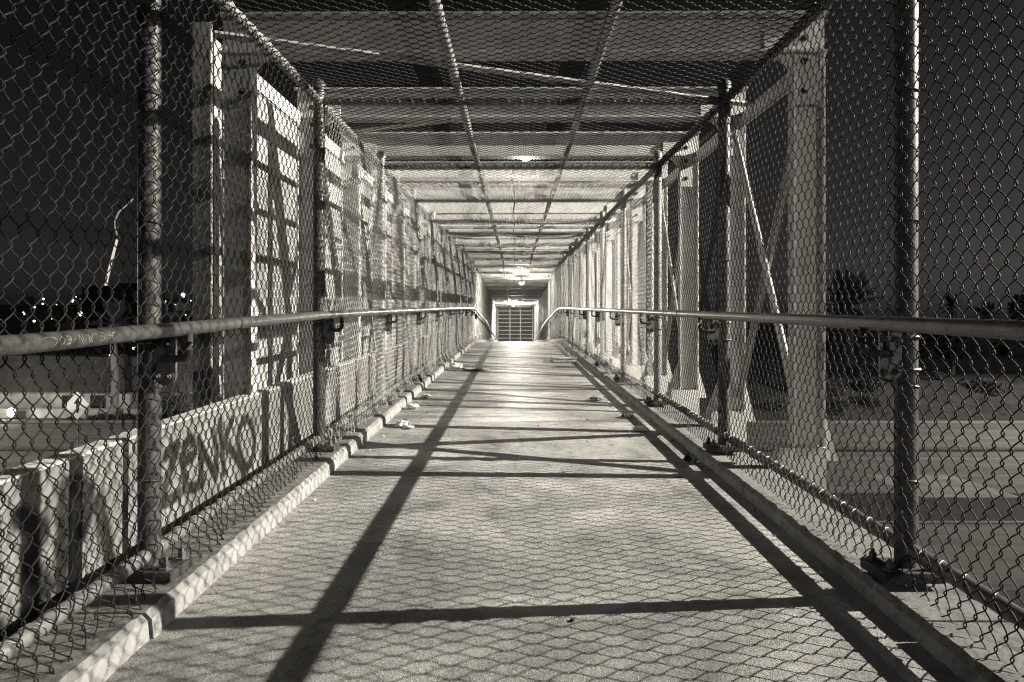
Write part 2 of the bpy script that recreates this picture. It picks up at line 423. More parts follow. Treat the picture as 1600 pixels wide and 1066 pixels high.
# ------------------------------------------------------------------ handrails
LR, RR = -1.112, 1.18
def hl(y): return float(np.interp(y, [-3, 1.5, 2.35, 3.9, 5.7, 11.3, 18, 21, 26, 33, 39, 60], [.895, .913, .925, .947, .952, .955, .94, .87, .76, .45, .14, .1]))
def hr(y): return float(np.interp(y, [0, 18, 21, 26, 33, 39, 60], [.943, .943, .87, .76, .45, .14, .1]))
def handrail(side, label):
    X = LR if side < 0 else RR; hh = hl if side < 0 else hr; PX = XL if side < 0 else XR
    t = thing('handrail', (X, 0, 0), label, 'handrail')
    ys = ysamples(YA, 40, .25)
    pts = [(0, y, zf(y) + hh(y)) for y in ys]
    rail = MB().tube(pts, np.interp(ys, [18, 30], [.0235, .042]), 20).build('rail', M['rail'], t)
    for yj in ([2.72, 5.9, 9.1] if side < 0 else [4.9, 7.6, 10.4]):          # sleeve joints
        a = [(0, yj - .004, zf(yj) + hh(yj)), (0, yj + .004, zf(yj) + hh(yj))]
        MB().tube(a, .0245, 20).build('joint_ring', M['black'], rail)
    for y in [p for p in PY if p < 22]:
        z = zf(y) + hh(y); o = PX - X                                        # post centre seen from the rail
        ib = o - math.copysign(.037, o)                                      # inner face of post
        br = bpy.data.objects.new('bracket', None); col.objects.link(br); br.parent = t; br.location = (0, y, z)
        s = math.copysign(1, o)
        # plate faces along the walkway, clamped to the inner side of the post; the arm leaves it inwards and turns up to the rail
        xa, xb = ib + s * .004, ib - s * .070; xm = (xa + xb) / 2; hw = abs(xa - xb) / 2
        prof = [(xm - hw, -.035), (xm + hw, -.035), (xm + hw, -.165)] + [(xm + hw * math.cos(q), -.165 + .03 * math.sin(q)) for q in np.linspace(0, -PI, 9)[1:-1]] + [(xm - hw, -.165)]
        mb = MB(); mb.prism(prof, -.034, -.022, 'xz'); mb.build('plate', M['bracket'], br, smooth=False)
        rr = .0125; cx = -s * .012
        arc = [(xm, -.042, -.105), (cx + s * .03, -.042, -.105)] + [(cx + s * .03 - s * .03 * math.sin(q), -.042, -.075 - .03 * math.cos(q)) for q in np.linspace(.25, PI / 2, 6)] + [(cx, -.042, -.05), (cx * .5, -.03, -.012)]
        mb = MB(); mb.tube(arc, rr, 10)
        mb.tube([(xm - s * .015, -.036, -.105), (xm - s * .015, -.036, -.06), (xm - s * .015, -.036, -.03)], .009, 8).build('arm', M['black'], br)
        if y < 12:
            for q in (xm - hw * .5, xm + hw * .5):
                for zz in (-.165, -.055):
                    mb = MB(); bolt(mb, (0, 0, 0), .009, .016, 'y'); bo = mb.build('bolt', M['bracket'], br, (q, -.034, zz)); bo.scale = (1, -1, 1)
        a = np.linspace(0, 2 * PI, 18)                                       # clamp bands round the post
        for zz in (-.05, -.16):
            MB().tube(np.stack([o + .041 * np.cos(a), .041 * np.sin(a), zz + 0 * a], -1), .006, 6).build('clamp_band', M['bracket'], br)
    return t, rail
hL, railL = handrail(-1, 'left steel handrail with scratched writing near its front end')
hR, railR = handrail(1, 'right steel handrail running straight in front of the freeway view')

# scratched scrawl on the left rail
def scrawl():
    mb = MB()
    strokes = [[(0, .6), (.1, .9), (.25, .7), (.2, .2), (.05, .1)], [(.1, .1), (.3, .5), (.35, 1), (.42, .0)], [(.3, .4), (.45, .45)], [(.5, .9), (.55, .1)],
               [(.85, .9), (.7, 1), (.62, .5), (.7, .0), (.85, .1), (.86, .45), (.75, .45)], [(1.0, .05), (1.05, .05)],
               [(1.2, .9), (1.35, .95), (1.25, .2), (1.12, .1)], [(1.4, .9), (1.42, .2), (1.55, .15), (1.6, .9)], [(1.7, .1), (1.72, .9), (1.85, .1), (1.9, .95)],
               [(2.0, .5), (2.12, .5)], [(2.4, .9), (2.25, .9), (2.25, .1), (2.42, .1)], [(2.25, .5), (2.38, .5)], [(2.6, .95), (2.5, .5), (2.62, .05), (2.74, .5), (2.6, .95)],
               [(2.95, .9), (2.82, .5), (2.95, .1), (3.15, .05), (3.4, .15)]]
    y0, y1 = 1.57, 1.86
    for st in strokes:
        pts = []
        for k in range(len(st) - 1):
            for t in np.linspace(0, 1, 6, endpoint=(k == len(st) - 2)):
                u = st[k][0] * (1 - t) + st[k + 1][0] * t; v = st[k][1] * (1 - t) + st[k + 1][1] * t
                y = y1 - (u / 3.4) * (y1 - y0); a = R(35) - v * R(60)            # right to left, upside down on the inner face
                pts.append((.0238 * math.cos(a), y, zf(y) + hl(y) + .0238 * math.sin(a)))
        pts = [(p[0], p[1] + .004 * noise.noise((k * .9, p[1] * 40, 1)), p[2] + .0012 * noise.noise((k * .7, p[1] * 60, 5))) for k, p in enumerate(pts)]; mb.tube(pts, .0005, 4)
    return mb.build('scratched_writing', M['scratch'], railL, smooth=True)
scrawl()

# ------------------------------------------------------------------ steel portal frames round the cage
F0, FS = 3.98, 1.355
CLi, CLo, CRi, CRo = -1.53, -1.69, 1.61, 1.78
ZB, BD = 2.46, .22
def make_frame():
    t = bpy.data.objects.new('portal_frame', None); col.objects.link(t)
    zt = ZB + BD
    def Hcol(a, b, z0, z1):       # H section: two thin flanges and a web, wide side facing along the walkway
        mb = MB(); mb.box(((a + b) / 2, 0, (z0 + z1) / 2), (abs(b - a), .012, z1 - z0))
        for x in (a, b): mb.box((x, 0, (z0 + z1) / 2), (.012, .09, z1 - z0 - .002))
        return mb
    Hcol(CLo, CLi, .19, ZB).build('column', M['paint'], t); Hcol(CRi, CRo, .19, ZB).build('column', M['paint'], t)
    mb = MB(); mb.box(((CLo + CRo) / 2, 0, ZB + BD / 2), (CRo - CLo + .03, .014, BD))
    for z in (ZB, zt): mb.box(((CLo + CRo) / 2, 0, z), (CRo - CLo + .03, .13, .014))
    mb.build('top_beam', M['beam'], t)
    mb = MB(); mb.box(((CLo + CRo) / 2, 0, -.36), (CRo - CLo + .03, .10, .20))
    for a, b in ((CLo - .012, CLi + .01), (CRi - .09, CRo + .012)): mb.box(((a + b) / 2, .0, -.04), (b - a, .08, .44))
    mb.build('bottom_beam', M['paint'], t)
    for s, a, b in ((1, CLo, CLi), (-1, CRo, CRi)):
        arc = [(b + s * (.16 - .16 * math.sin(q)), ZB - .26 + .25 * (1 - math.cos(q))) for q in np.linspace(0, PI / 2, 9)][::-1]
        arc = [(b + s * .17 * (1 - math.cos(q)), ZB - .20 + .19 * math.sin(q)) for q in np.linspace(0, PI / 2, 9)]
        poly = [(a, ZB - .30), (b, ZB - .30)] + arc + [(b + s * .17, ZB + .13), (a, ZB + .13)]
        g = MB().prism(poly, -.034, -.012, 'xz').build('gusset', M['paint'], t, smooth=False)
        for zz in (ZB - .22, ZB - .05, ZB + .08):
            mb = MB(); mb.lathe([(.02, 0), (.02, .006), (.013, .006), (.013, .02), (.006, .022)], (0, 0, 0), 6, 'y'); bo = mb.build('bolt', M['black'], g, ((a + b) / 2 + s * .03, -.034, zz)); bo.scale = (1, -1, 1)
        if s < 0: MB().prism([(b, .48), (b + s * .15, .10), (b, .10)], -.02, .02, 'xz').build('foot_haunch', M['paint'], t, smooth=False)
        MB().prism([(a, .42), (a - s * .09, .10), (a, .10)], -.02, .02, 'xz').build('foot_haunch', M['paint'], t, smooth=False)
    return t
ORD = ['first', 'second', 'third', 'fourth', 'fifth', 'sixth', 'seventh', 'eighth', 'ninth', 'tenth', 'eleventh', 'twelfth']
fr0 = make_frame(); FY = [F0 + FS * i for i in range(12)] + [F0 + FS * i for i in range(12, 30)]
for i, y in enumerate(FY):
    fr = fr0 if i == 0 else dup_tree(fr0, (0, 0, 0))
    fr.location = (0, y, zf(y))
    lab = ('pale steel portal frame standing around the cage, %s from the near end of the bridge' % ORD[i]) if i < 12 else 'pale steel portal frame around the level far stretch of the cage'
    tag(fr, lab, 'portal frame', 'pale portal frames along the bridge')

for ch in list(fr0.children):                     # the end frame has a plain inner foot on the freeway side
    if ch.name.startswith('foot_haunch') and sum(v.co.x for v in ch.data.vertices) / len(ch.data.vertices) > 0 and min(v.co.x for v in ch.data.vertices) < CRi - .05: bpy.data.objects.remove(ch)
# diagonal cross braces in the side bays, roof diagonals
def bar(mb, a, b, w, t, side='x'):
    a, b = Vector(a), Vector(b); d = b - a; L_ = d.length
    zaxis = d.normalized(); n = Vector((1, 0, 0)) if side == 'x' else Vector((0, 0, 1))
    y = zaxis.cross(n).normalized(); n = y.cross(zaxis)
    m = Matrix((n, y, zaxis)).transposed()
    mb.box((a + b) / 2, (t, w, L_), m)
def brace(i, side):
    ya, yb = FY[i], FY[i + 1]; X = CRi + .10 if side > 0 else CLi - .10
    nm = ['first', 'second', 'third', 'fourth', 'fifth', 'sixth'][i // 2]
    t = thing('cross_brace', (X, ya, zf(ya)), 'crossed pale steel bars in the %s braced bay outside the %s fence' % (nm, 'right' if side > 0 else 'left'), 'cross brace', 'crossed bars between the portal frames')
    dz = zf(yb) - zf(ya)
    b1 = MB(); bar(b1, (.02, .08, ZB - .12), (.02, yb - ya - .05, .30 + dz), .10, .012); bar(b1, (.032, .08 + .03, ZB - .12), (.032, yb - ya - .05 + .03, .30 + dz), .012, .05); b1.build('brace_bar', M['panel'], t, smooth=False)
    b2 = MB(); bar(b2, (-.02, yb - ya - .06, ZB - .12 + dz), (-.02, .06, .30), .085, .012); b2.build('brace_bar', M['paint'], t, smooth=False)
for i in (0, 2, 4, 6, 8): brace(i, 1)
for i in (2, 4, 6, 8): brace(i, -1)
for i in (0, 1, 3, 5, 7):
    ya, yb = FY[i], FY[i + 1]; fl = 1 if i % 2 == 0 else -1
    t = MB(); z0 = ZB + .235; x0, x1 = (-1.6, 1.7) if fl > 0 else (1.7, -1.6)
    bar(t, (x0, -.35 if i == 0 else .05, 0), (x1, yb - ya - (.4 if i == 0 else .05), zf(yb) - zf(ya)), .07, .012, 'z')
    o = t.build('roof_brace', M['panel'], None, (0, ya, zf(ya) + z0 if i else zf(ya) + ZB - .03), smooth=False)
    tag(o, 'pale flat steel bar slanting across above the mesh roof, %s from the near end' % ['first', 'second', 'x', 'third', 'x', 'fourth', 'x', 'fifth'][i], 'roof brace', 'slanting bars over the mesh roof')
# top chords that tie the frames together
for s, x in ((-1, CLo + .02), (1, CRo - .02)):
    t = MB()
    P = [(0, y, zf(y) + ZB - .02) for y in ysamples(F0 - .05, 44, .8)]
    for a, b in zip(P[:-1], P[1:]): bar(t, a, b, .012, .12, 'z'); bar(t, (a[0], a[1], a[2] - .05), (b[0], b[1], b[2] - .05), .012, .012, 'z')
    o = t.build('top_chord', M['paint'], None, (x, 0, 0), smooth=False)
    tag(o, 'long pale steel angle tying the portal frames together above the %s fence' % ('left' if s < 0 else 'right'), 'steel chord', 'steel chords along the frame tops')

# tall pale panels outside the left fence
px = -1.93
pn = thing('side_panel', (px, 4.36, zf(4.36)), 'tall pale panel wall outside the left fence, striped by bar shadows', 'panel wall')
y0 = 4.36; yk = y0; n = 0
while yk < 44:
    y1 = yk + 2.71
    mb = MB(); V = [(0, yk - y0 + .01, zf(yk) - zf(y0) - .3), (0, y1 - y0 - .01, zf(y1) - zf(y0) - .3), (0, y1 - y0 - .01, zf(y1) - zf(y0) + 2.72), (0, yk - y0 + .01, zf(yk) - zf(y0) + 2.72)]
    V += [(a - .02, b, c) for a, b, c in V]
    mb.add(V, polys=[[0, 1, 2, 3], [7, 6, 5, 4], [0, 4, 5, 1], [1, 5, 6, 2], [2, 6, 7, 3], [3, 7, 4, 0]]).build('sheet', M['panel'], pn, smooth=False)
    yk = y1
MB().box((-.06, -.022, 1.25), (.115, .03, 3.1)).build('end_post', M['galv'], pn, smooth=False)

# lower plate with graffiti: fine grid, sprayed paint stored per vertex
def graffiti_mat():
    m, nt, b = newmat('sprayed_plate'); L = nt.links.new
    at = N(nt, 'ShaderNodeAttribute'); at.attribute_name = 'spray'
    tc = N(nt, 'ShaderNodeTexCoord')
    n1 = N(nt, 'ShaderNodeTexNoise'); n1.inputs['Scale'].default_value = 5; n1.inputs['Detail'].default_value = 8; L(tc.outputs['Object'], n1.inputs['Vector'])
    cr = N(nt, 'ShaderNodeValToRGB'); cr.color_ramp.elements[0].color = gray(.15); cr.color_ramp.elements[1].color = gray(.26); cr.color_ramp.elements[0].position = .3; cr.color_ramp.elements[1].position = .7
    L(n1.outputs['Fac'], cr.inputs[0])
    mx = N(nt, 'ShaderNodeMixRGB'); L(at.outputs['Fac'], mx.inputs[0]); L(cr.outputs[0], mx.inputs[1]); mx.inputs[2].default_value = gray(.003)
    L(mx.outputs[0], b.inputs['Base Color']); b.inputs['Roughness'].default_value = .7
    return m
GM = graffiti_mat()
GX = -1.50
def c2p(cx, cy):   # sketch of the tag, read off the plate: y along the bridge, height over the walkway
    x = 230 + cx / 4.845; y = 580 + cy / 4.845
    yy = 1.5 * 1067 / (805 - x); return yy, 1 - (y - 478) * yy / 1067
ZENKO = [[(128, 650), (165, 600), (222, 560), (190, 690), (130, 880), (122, 1000), (170, 980), (235, 930)],
         [(345, 545), (318, 508), (275, 570), (262, 680), (275, 800), (290, 890), (350, 885), (415, 850)], [(285, 690), (350, 630)],
         [(385, 520), (402, 610), (400, 740), (408, 850)], [(385, 530), (440, 650), (515, 800)], [(515, 800), (520, 600), (495, 460)],
         [(545, 390), (560, 540), (578, 770)], [(640, 370), (600, 470), (580, 540), (660, 640), (735, 770)],
         [(695, 440), (720, 380), (750, 360), (785, 400), (808, 500), (805, 610), (780, 700), (735, 740), (700, 640), (682, 540), (690, 450)]]
BLOB = [[(1.60, .34), (1.66, .12), (1.62, -.02)], [(1.72, .30), (1.80, .33), (1.84, .18), (1.76, .05), (1.71, .16), (1.72, .30)], [(1.92, .38), (1.94, .1), (2.0, .02)], [(2.06, .36), (2.16, .30), (2.10, .2), (2.18, .1), (2.06, .0)], [(2.27, .40), (2.25, .06)], [(2.30, .40), (2.40, .35), (2.36, .22)], [(2.45, .30), (2.52, .06)], [(1.45, .3), (1.5, .0)], [(1.3, .35), (1.36, .05)]]
def spray_plate(ya, yb, strokes, width, name, edge, amt):
    ny, nz = int((yb - ya) / .008), 66
    Y = np.linspace(ya, yb, ny); Zr = np.linspace(-.2, .48, nz)
    YY, ZZ = np.meshgrid(Y, Zr, indexing='ij')
    den = np.zeros_like(YY)
    for st in strokes:
        for (a0, b0), (a1, b1) in zip(st[:-1], st[1:]):
            dx, dz = a1 - a0, b1 - b0; t = np.clip(((YY - a0) * dx + (ZZ - b0) * dz) / (dx * dx + dz * dz + 1e-9), 0, 1)
            d = np.hypot(YY - a0 - t * dx, ZZ - b0 - t * dz)
            den = np.maximum(den, np.clip(edge - (edge - .3) * d / width, 0, 1))
    den = np.clip(amt * den * (.98 + .2 * smooth_noise(YY, ZZ, 20, 3)), 0, .98)
    Xo = 0 * YY + .006 * smooth_noise(YY, ZZ, 3, 8)
    V = np.stack([Xo, YY - ya, ZZ + S * (YY - ya)], -1).reshape(-1, 3)
    i = np.arange(ny - 1)[:, None] * nz; j = np.arange(nz - 1)[None]
    Q = np.stack([i + j, i + nz + j, i + nz + j + 1, i + j + 1], -1).reshape(-1, 4)
    mb = MB().add(V, quads=Q); me = mb.mesh(name, True)
    at = me.attributes.new('spray', 'FLOAT', 'POINT'); at.data.foreach_set('value', den.astype(np.float32).ravel())
    me.materials.append(GM); return me
def plate(ya, yb, strokes, w, label, edge=1.9, amt=1):
    t = thing('edge_plate', (GX, ya, zf(ya)), label, 'edge plate', 'steel plates outside the left kerb')
    obj('sheet', spray_plate(ya, yb, strokes, w, 'sheet', edge, amt), None, t)
    mb = MB(); a, b = (-.045, 0, .482), (-.045, yb - ya, .482 + S * (yb - ya))
    bar(mb, a, b, .085, .012, 'z'); mb.build('top_flange', M['paint'], t, smooth=False)
    return t
plate(.2, 2.60, BLOB, .045, 'near steel edge plate sprayed with smudged dark bubble shapes outside the left fence', 1.8, 1.0)
plate(2.64, 5.10, [[c2p(*p) for p in st] for st in ZENKO], .031, 'steel edge plate sprayed with the tag ZENKO outside the left fence', 2.8)
plate(5.13, 17.0, [], .03, 'long bare steel edge plate beyond the tagged one')

# ------------------------------------------------------------------ lamps under the roof and the conduit that feeds them
def ceiling_lamp(x, y, zr, label, power, k=1):
    t = thing('ceiling_lamp', (x, y, zf(y) + zr), label, 'lamp', 'lamps along the cage roof')
    mb = MB(); mb.lathe([(.02, .30), (.02, .11), (.05, .10), (.095, .06), (.10, .03), (.10, .0)], sides=20); mb.build('housing', M['galv'], t); t.scale = (k, k, k)
    mb = MB(); mb.lathe([(.085, .0)] + [(.085 * math.cos(a), -.06 * math.sin(a)) for a in np.linspace(0.1, PI / 2 - .05, 7)], sides=20); mb.build('lens', M['lamp'], t)
    l = bpy.data.lights.new('lamp_light', 'POINT'); l.energy = power; l.color = TINT; l.shadow_soft_size = .05
    o = bpy.data.objects.new('lamp_light', l); col.objects.link(o); o.parent = t; o.location = (0, 0, -.13)
    return t
ceiling_lamp(.10, 6.75, 2.46, 'round lamp glowing just above the mesh roof, nearest of the roof lamps', 12, .5)
ceiling_lamp(.22, 23.0, 2.0, 'bright bare lamp hanging over the crest of the walkway', 520)
ceiling_lamp(-.12, 39.0, 2.1, 'small lamp lighting the far end of the cage', 2200)
pts = [(-.02 + .015 * math.sin(y * 2.3), y, zf(y) + HT + .07 + .02 * math.sin(y * 1.7)) for y in ysamples(6.9, 40, .15)]
tag(MB().tube(pts, .009, 6).build('cable', M['black'], None, smooth=True), 'thin dark cable running along the middle of the mesh roof between the lamps', 'cable')
# tall pipe posts at the crest
for y, r_, h_, lab in ((25.2, .07, 3.1, 'pale tall pipe post with a flange foot standing at the crest by the right fence'), (43, .075, 2.9, 'pale tall pipe post at the far end of the level stretch')):
    z = zf(y); t = thing('pipe_post', (1.28, y, z + LEDGE), lab, 'post')
    mb = MB().lathe([(r_, .05), (r_, h_), (r_ * .6, h_ + .03)], sides=16); mb.build('shaft', M['panel'], t)
    MB().lathe([(.16, 0), (.16, .03), (.10, .05), (.085, .12)], sides=16).build('flange', M['panel'], t)
    MB().tube([(-.0, 0, 2.25), (-1.0, 0, 2.25)], .03, 10).build('side_arm', M['panel'], t)
y = 45.6
t = thing('end_screen', (0, y, zf(y)), 'barred steel screen closing the far end of the level stretch', 'screen')
for zz in np.arange(-.3, 2.3, .26): MB().tube([(XL + .1, 0, zz), (XR - .15, 0, zz)], .03, 6).build('bar', M['panel'], t)
MB().box((0, .12, .9), (2.7, .03, 3.0)).build('backing', M['black'], t, smooth=False)
for xx in (XL + .1, -.35, .35, XR - .15): MB().tube([(xx, 0, -.35), (xx, 0, 2.3)], .035, 8).build('upright', M['panel'], t)

# ------------------------------------------------------------------ litter
def crumple(r, seed, flat=.6):
    bm = bmesh.new(); bmesh.ops.create_icosphere(bm, subdivisions=3, radius=r)
    for v in bm.verts:
        k = 1 + .55 * noise.noise(v.co / r * 1.7 + Vector((seed * 3.1, 0, 0))) + .35 * noise.noise(v.co / r * 4 + Vector((0, seed, 0)))
        v.co *= k; v.co.z *= flat
    mz = min(v.co.z for v in bm.verts)
    for v in bm.verts: v.co.z -= mz
    return MB().bm(bm)
def litter(x, y, r, lab, mat='paper', flat=.6, name='crumpled_paper', cat='litter', rz=0):
    o = crumple(r, x * 7 + y, flat).build(name, M[mat], None, (x, y, zf(y) + .001), smooth=False); o.rotation_euler = (0, 0, rz)
    return tag(o, lab, cat, 'litter on the walkway')
litter(-.93, 5.62, .05, 'crumpled pale paper lying beside the left kerb just before the floor joint')
litter(-.86, 5.55, .035, 'small torn pale scrap next to the crumpled paper by the left kerb', flat=.35)
litter(-.97, 7.4, .05, 'pale crumpled wrapper against the left kerb past the floor joint', flat=.4)
litter(-.99, 6.6, .05, 'white crumpled tissue against the left kerb past the floor joint', flat=.5)
litter(1.0, 5.45, .06, 'flattened pale paper in the shadow near the right kerb', flat=.25)
litter(1.10, 4.36, .024, 'dark crumpled can lying against the right kerb', 'black', .8, 'crushed_can')
litter(1.145, 4.30, .018, 'small dark lump beside the crushed can at the right kerb', 'black', .8, 'dirt_lump')
litter(.95, 4.0, .022, 'tiny torn scrap in the rail shadow near the right kerb', 'card', .4, 'paper_scrap')
litter(-.92, 10.8, .09, 'pale crumpled bag beside the left kerb far up the ramp', flat=.5)
litter(.86, 7.2, .07, 'pale flattened cup near the right kerb under the roof lamp', 'card', .35, 'flattened_cup')
litter(1.0, 6.1, .05, 'dark leaves heaped at the right kerb by the floor joint', 'black', .4, 'leaf_heap')
for i in range(26):
    y = random.uniform(2.0, 8); x = random.uniform(-1.0, 1.0)
    if i > 12: x = random.choice([KL + .05, KR - .06]) + random.uniform(-.03, .05) * .8
    litter(x, y, random.uniform(.004, .011), 'tiny crumb of grit lying loose on the concrete walkway', random.choice(['paper', 'black', 'card', 'card']), .6, 'grit_crumb')
def flat_card(x, y, w, d, rz, lab):
    bm = bmesh.new(); bmesh.ops.create_grid(bm, x_segments=10, y_segments=10, size=.5)
    for v in bm.verts:
        v.co.x *= w; v.co.y *= d; v.co.z = .012 + .02 * noise.noise((v.co.x * 7, v.co.y * 7, x))
    g = bmesh.ops.extrude_face_region(bm, geom=bm.faces[:]); bmesh.ops.translate(bm, vec=(0, 0, .006), verts=[e for e in g['geom'] if isinstance(e, bmesh.types.BMVert)])
    o = MB().bm(bm).build('cardboard_sheet', M['card'], None, (x, y, zf(y)), smooth=False); o.rotation_euler = (0, 0, rz); tag(o, lab, 'cardboard', 'litter on the walkway')
flat_card(-.62, 10.7, .34, .5, .4, 'dirty flattened cardboard lying left of the middle, far up the ramp')
cr = thing('plastic_crate', (.86, 12.2, zf(12.2)), 'low slatted crate lying on the walkway near the right kerb below the crest', 'crate')
for zz in (.02, .075): 
    for a, b in (((-.2, -.3), (.2, -.3)), ((.2, -.3), (.2, .3)), ((.2, .3), (-.2, .3)), ((-.2, .3), (-.2, -.3))):
        MB().tube([(*a, zz), (*b, zz)], .013, 6).build('rim_bar', M['card'], cr)
mb = MB()
for xx in np.linspace(-.18, .18, 7): mb.box((xx, 0, .078), (.026, .58, .012))
mb.build('slat_top', M['card'], cr, smooth=False)

# ------------------------------------------------------------------ outside: ground, freeway, left frontage, right bank
GZ = -5.0
def sheet(name, x0, x1, y0, y1, z, mat, nx=2, ny=2, fn=None):
    X = np.linspace(x0, x1, nx); Y = np.linspace(y0, y1, ny); XX, YY = np.meshgrid(X, Y, indexing='ij')
    ZZ = np.full_like(XX, z) if fn is None else np.vectorize(fn)(XX, YY)
    V = np.stack([XX, YY, ZZ], -1).reshape(-1, 3); i = np.arange(nx - 1)[:, None] * ny; j = np.arange(ny - 1)[None]
    Q = np.stack([i + j, i + ny + j, i + ny + j + 1, i + j + 1], -1).reshape(-1, 4)
    return tag(MB().add(V, quads=Q).build(name, mat, None, smooth=True), kind='structure')
sheet('ground', -900, 900, -300, 1500, GZ - .02, M['soil'])
sheet('road', -500, 500, 5, 37.3, GZ, M['asphalt'])
sheet('road_shoulder', -500, 500, 16.5, 22.4, GZ + .004, M['concrete_road'])
sheet('road_lane', -500, 500, 27, 36.9, GZ + .004, M['concrete_road'])
sheet('frontage_road', -500, 500, 38.4, 49.5, GZ, M['concrete_road'])
for y in (22.7, 42.4, 34.9): sheet('road_marking', -500, 500, y - .09, y + .09, GZ + .008, M['line'])
for k in range(-30, 30): 
    pass
mb = MB().box((0, 37.85, GZ + .12), (1000, .9, .24), bev=.03); tag(mb.build('kerb', M['concrete_road']), kind='structure')
mb = MB().box((0, 50.0, GZ + .08), (1000, .5, .2), bev=.03); tag(mb.build('kerb', M['concrete_road']), kind='structure')
sheet('road_patch', 15.6, 19.4, 26.2, 30.6, GZ + .012, M['line'])
sheet('road_strip', -500, 500, 22.95, 26.9, GZ + .004, M['asphalt_dark'])
def bank(x, y): 
    e = max(0, min(1, (y - 53) / 7)) * max(0, min(1, (x - 4) / 6)); return GZ - .01 + 2.6 * e * e * (3 - 2 * e) + .25 * noise.noise((x * .3, y * .3, 0)) * e
sheet('bank', 4, 260, 52, 130, 0, M['soil'], 130, 40, bank)
def hillz(x, y):
    l = 1 / (1 + math.exp((x + 20) / 25)); r = 1 / (1 + math.exp(-(x - 30) / 40))
    t = max(0, min(1, (y - 120) / 160)); t = t * t * (3 - 2 * t)
    return GZ - .05 + t * (17 * l + 7 * r + 3 + 3 * noise.noise((x * .012, y * .012, 3)) + 1.5 * noise.noise((x * .05, y * .05, 1)))
sheet('hill', -700, 700, 110, 420, 0, M['hill'], 160, 40, hillz)

def leaf_blob(mb, c, r, n, size, seed, sq=(1, 1, 1)):
    g = np.random.default_rng(seed); d = g.normal(size=(n, 3)); d /= np.linalg.norm(d, axis=1)[:, None]
    rad = r * g.uniform(.35, 1, n) ** .5
    C = np.array(c) + d * rad[:, None] * np.array(sq); a = g.normal(size=(n, 3)); a /= np.linalg.norm(a, axis=1)[:, None]
    b = np.cross(a, g.normal(size=(n, 3))); b /= np.linalg.norm(b, axis=1)[:, None]; s = size * g.uniform(.6, 1.3, n)[:, None]
    V = np.stack([C - a * s, C + b * s * .5, C + a * s, C - b * s * .5], 1).reshape(-1, 3)
    mb.add(V, quads=np.arange(4 * n).reshape(-1, 4))
def make_tree(h, r, seed, name='tree'):
    t = bpy.data.objects.new(name, None); col.objects.link(t); g = random.Random(seed)
    mb = MB(); mb.tube([(0, 0, 0), (.05 * h * .3, 0, h * .3), (0, .03, h * .75)], [.05 * h * .6, .03 * h, .012 * h], 7)
    for k in range(4):
        a = g.uniform(0, 6.28); mb.tube([(0, 0, h * .35), (r * .4 * math.cos(a), r * .4 * math.sin(a), h * .6), (r * .7 * math.cos(a), r * .7 * math.sin(a), h * .78)], [.016 * h, .012 * h, .004 * h], 5)
    mb.build('trunk', M['trunk'], t)
    mb = MB()
    for k in range(9):
        a = g.uniform(0, 6.28); q = r * g.uniform(.1, .65)
        leaf_blob(mb, (q * math.cos(a), q * math.sin(a), h * g.uniform(.45, .9)), r * g.uniform(.3, .5), 260, r * .075, seed * 20 + k)
    mb.build('crown', M['leaf'], t, smooth=False); return t
def make_bush(h, r, seed):
    mb = MB(); g = random.Random(seed)
    for k in range(7): leaf_blob(mb, (r * g.uniform(-.6, .6), r * g.uniform(-.5, .5), h * g.uniform(.25, .65)), r * g.uniform(.35, .55), 260, r * .07, seed * 31 + k, (1, 1, .8))
    return mb.build('bush', M['leaf'], None, smooth=False)
def make_palm(h, r, nf, seed, label, loc, tr=.22):
    t = thing('palm_tree', loc, label, 'palm tree', 'palms along the freeway'); g = random.Random(seed)
    mb = MB(); n = 26; mb.tube([(.12 * math.sin(k / 6), 0, h * k / (n - 1)) for k in range(n)], [tr * (1.25 - .35 * k / n + (.08 if k % 2 else 0)) for k in range(n)], 9); mb.build('trunk', M['trunk'], t)
    mb = MB()
    for k in range(nf):
        az = g.uniform(0, 6.28); el = R(g.uniform(-35, 80)); L_ = r * g.uniform(.8, 1.1); pts = []
        for q in np.linspace(0, 1, 9):
            rr = L_ * q; dr = .28 * L_ * q * q * (1.0 if el < R(60) else .4)
            pts.append(Vector((math.cos(az) * rr * math.cos(el), math.sin(az) * rr * math.cos(el), h + rr * math.sin(el) - dr)))
        mb.tube([p[:] for p in pts], [.012 * r * (1 - .8 * q) for q in np.linspace(0, 1, 9)], 4)
        sd = Vector((-math.sin(az), math.cos(az), 0))
        for q in np.linspace(.18, 1, 26):
            i = min(int(q * 8), 7); f = q * 8 - i; p = pts[i].lerp(pts[i + 1], f); tg = (pts[i + 1] - pts[i]).normalized()
            for s in (-1, 1):
                ll = .24 * r * math.sin(PI * min(1, .15 + q * .8)); tip = p + (sd * s * .75 + tg * .75 + Vector((0, 0, -.12))).normalized() * ll
                w = tg * .016 * r; mb.add([p - w, p + w, tip], tris=[[0, 1, 2]])
    mb.build('crown', M['leaf'], t, smooth=False); return t
make_palm(7.0, 4.4, 46, 1, 'big dark palm with a wide shaggy crown behind the right fence, beside the pale column', (34.0, 70, GZ + 2.4), .4)
make_palm(7.4, 2.0, 34, 2, 'small slender palm right of the near right fence post', (51.0, 80, GZ + 2.5))
make_palm(6.3, 2.1, 40, 3, 'spiky palm silhouette near the right edge of the view', (51.6, 75, GZ + 2.4), .3)
make_palm(7.2, 2.4, 38, 4, 'palm with a pale rough trunk in front of the white building on the left', (-30.9, 52.4, GZ), .24)

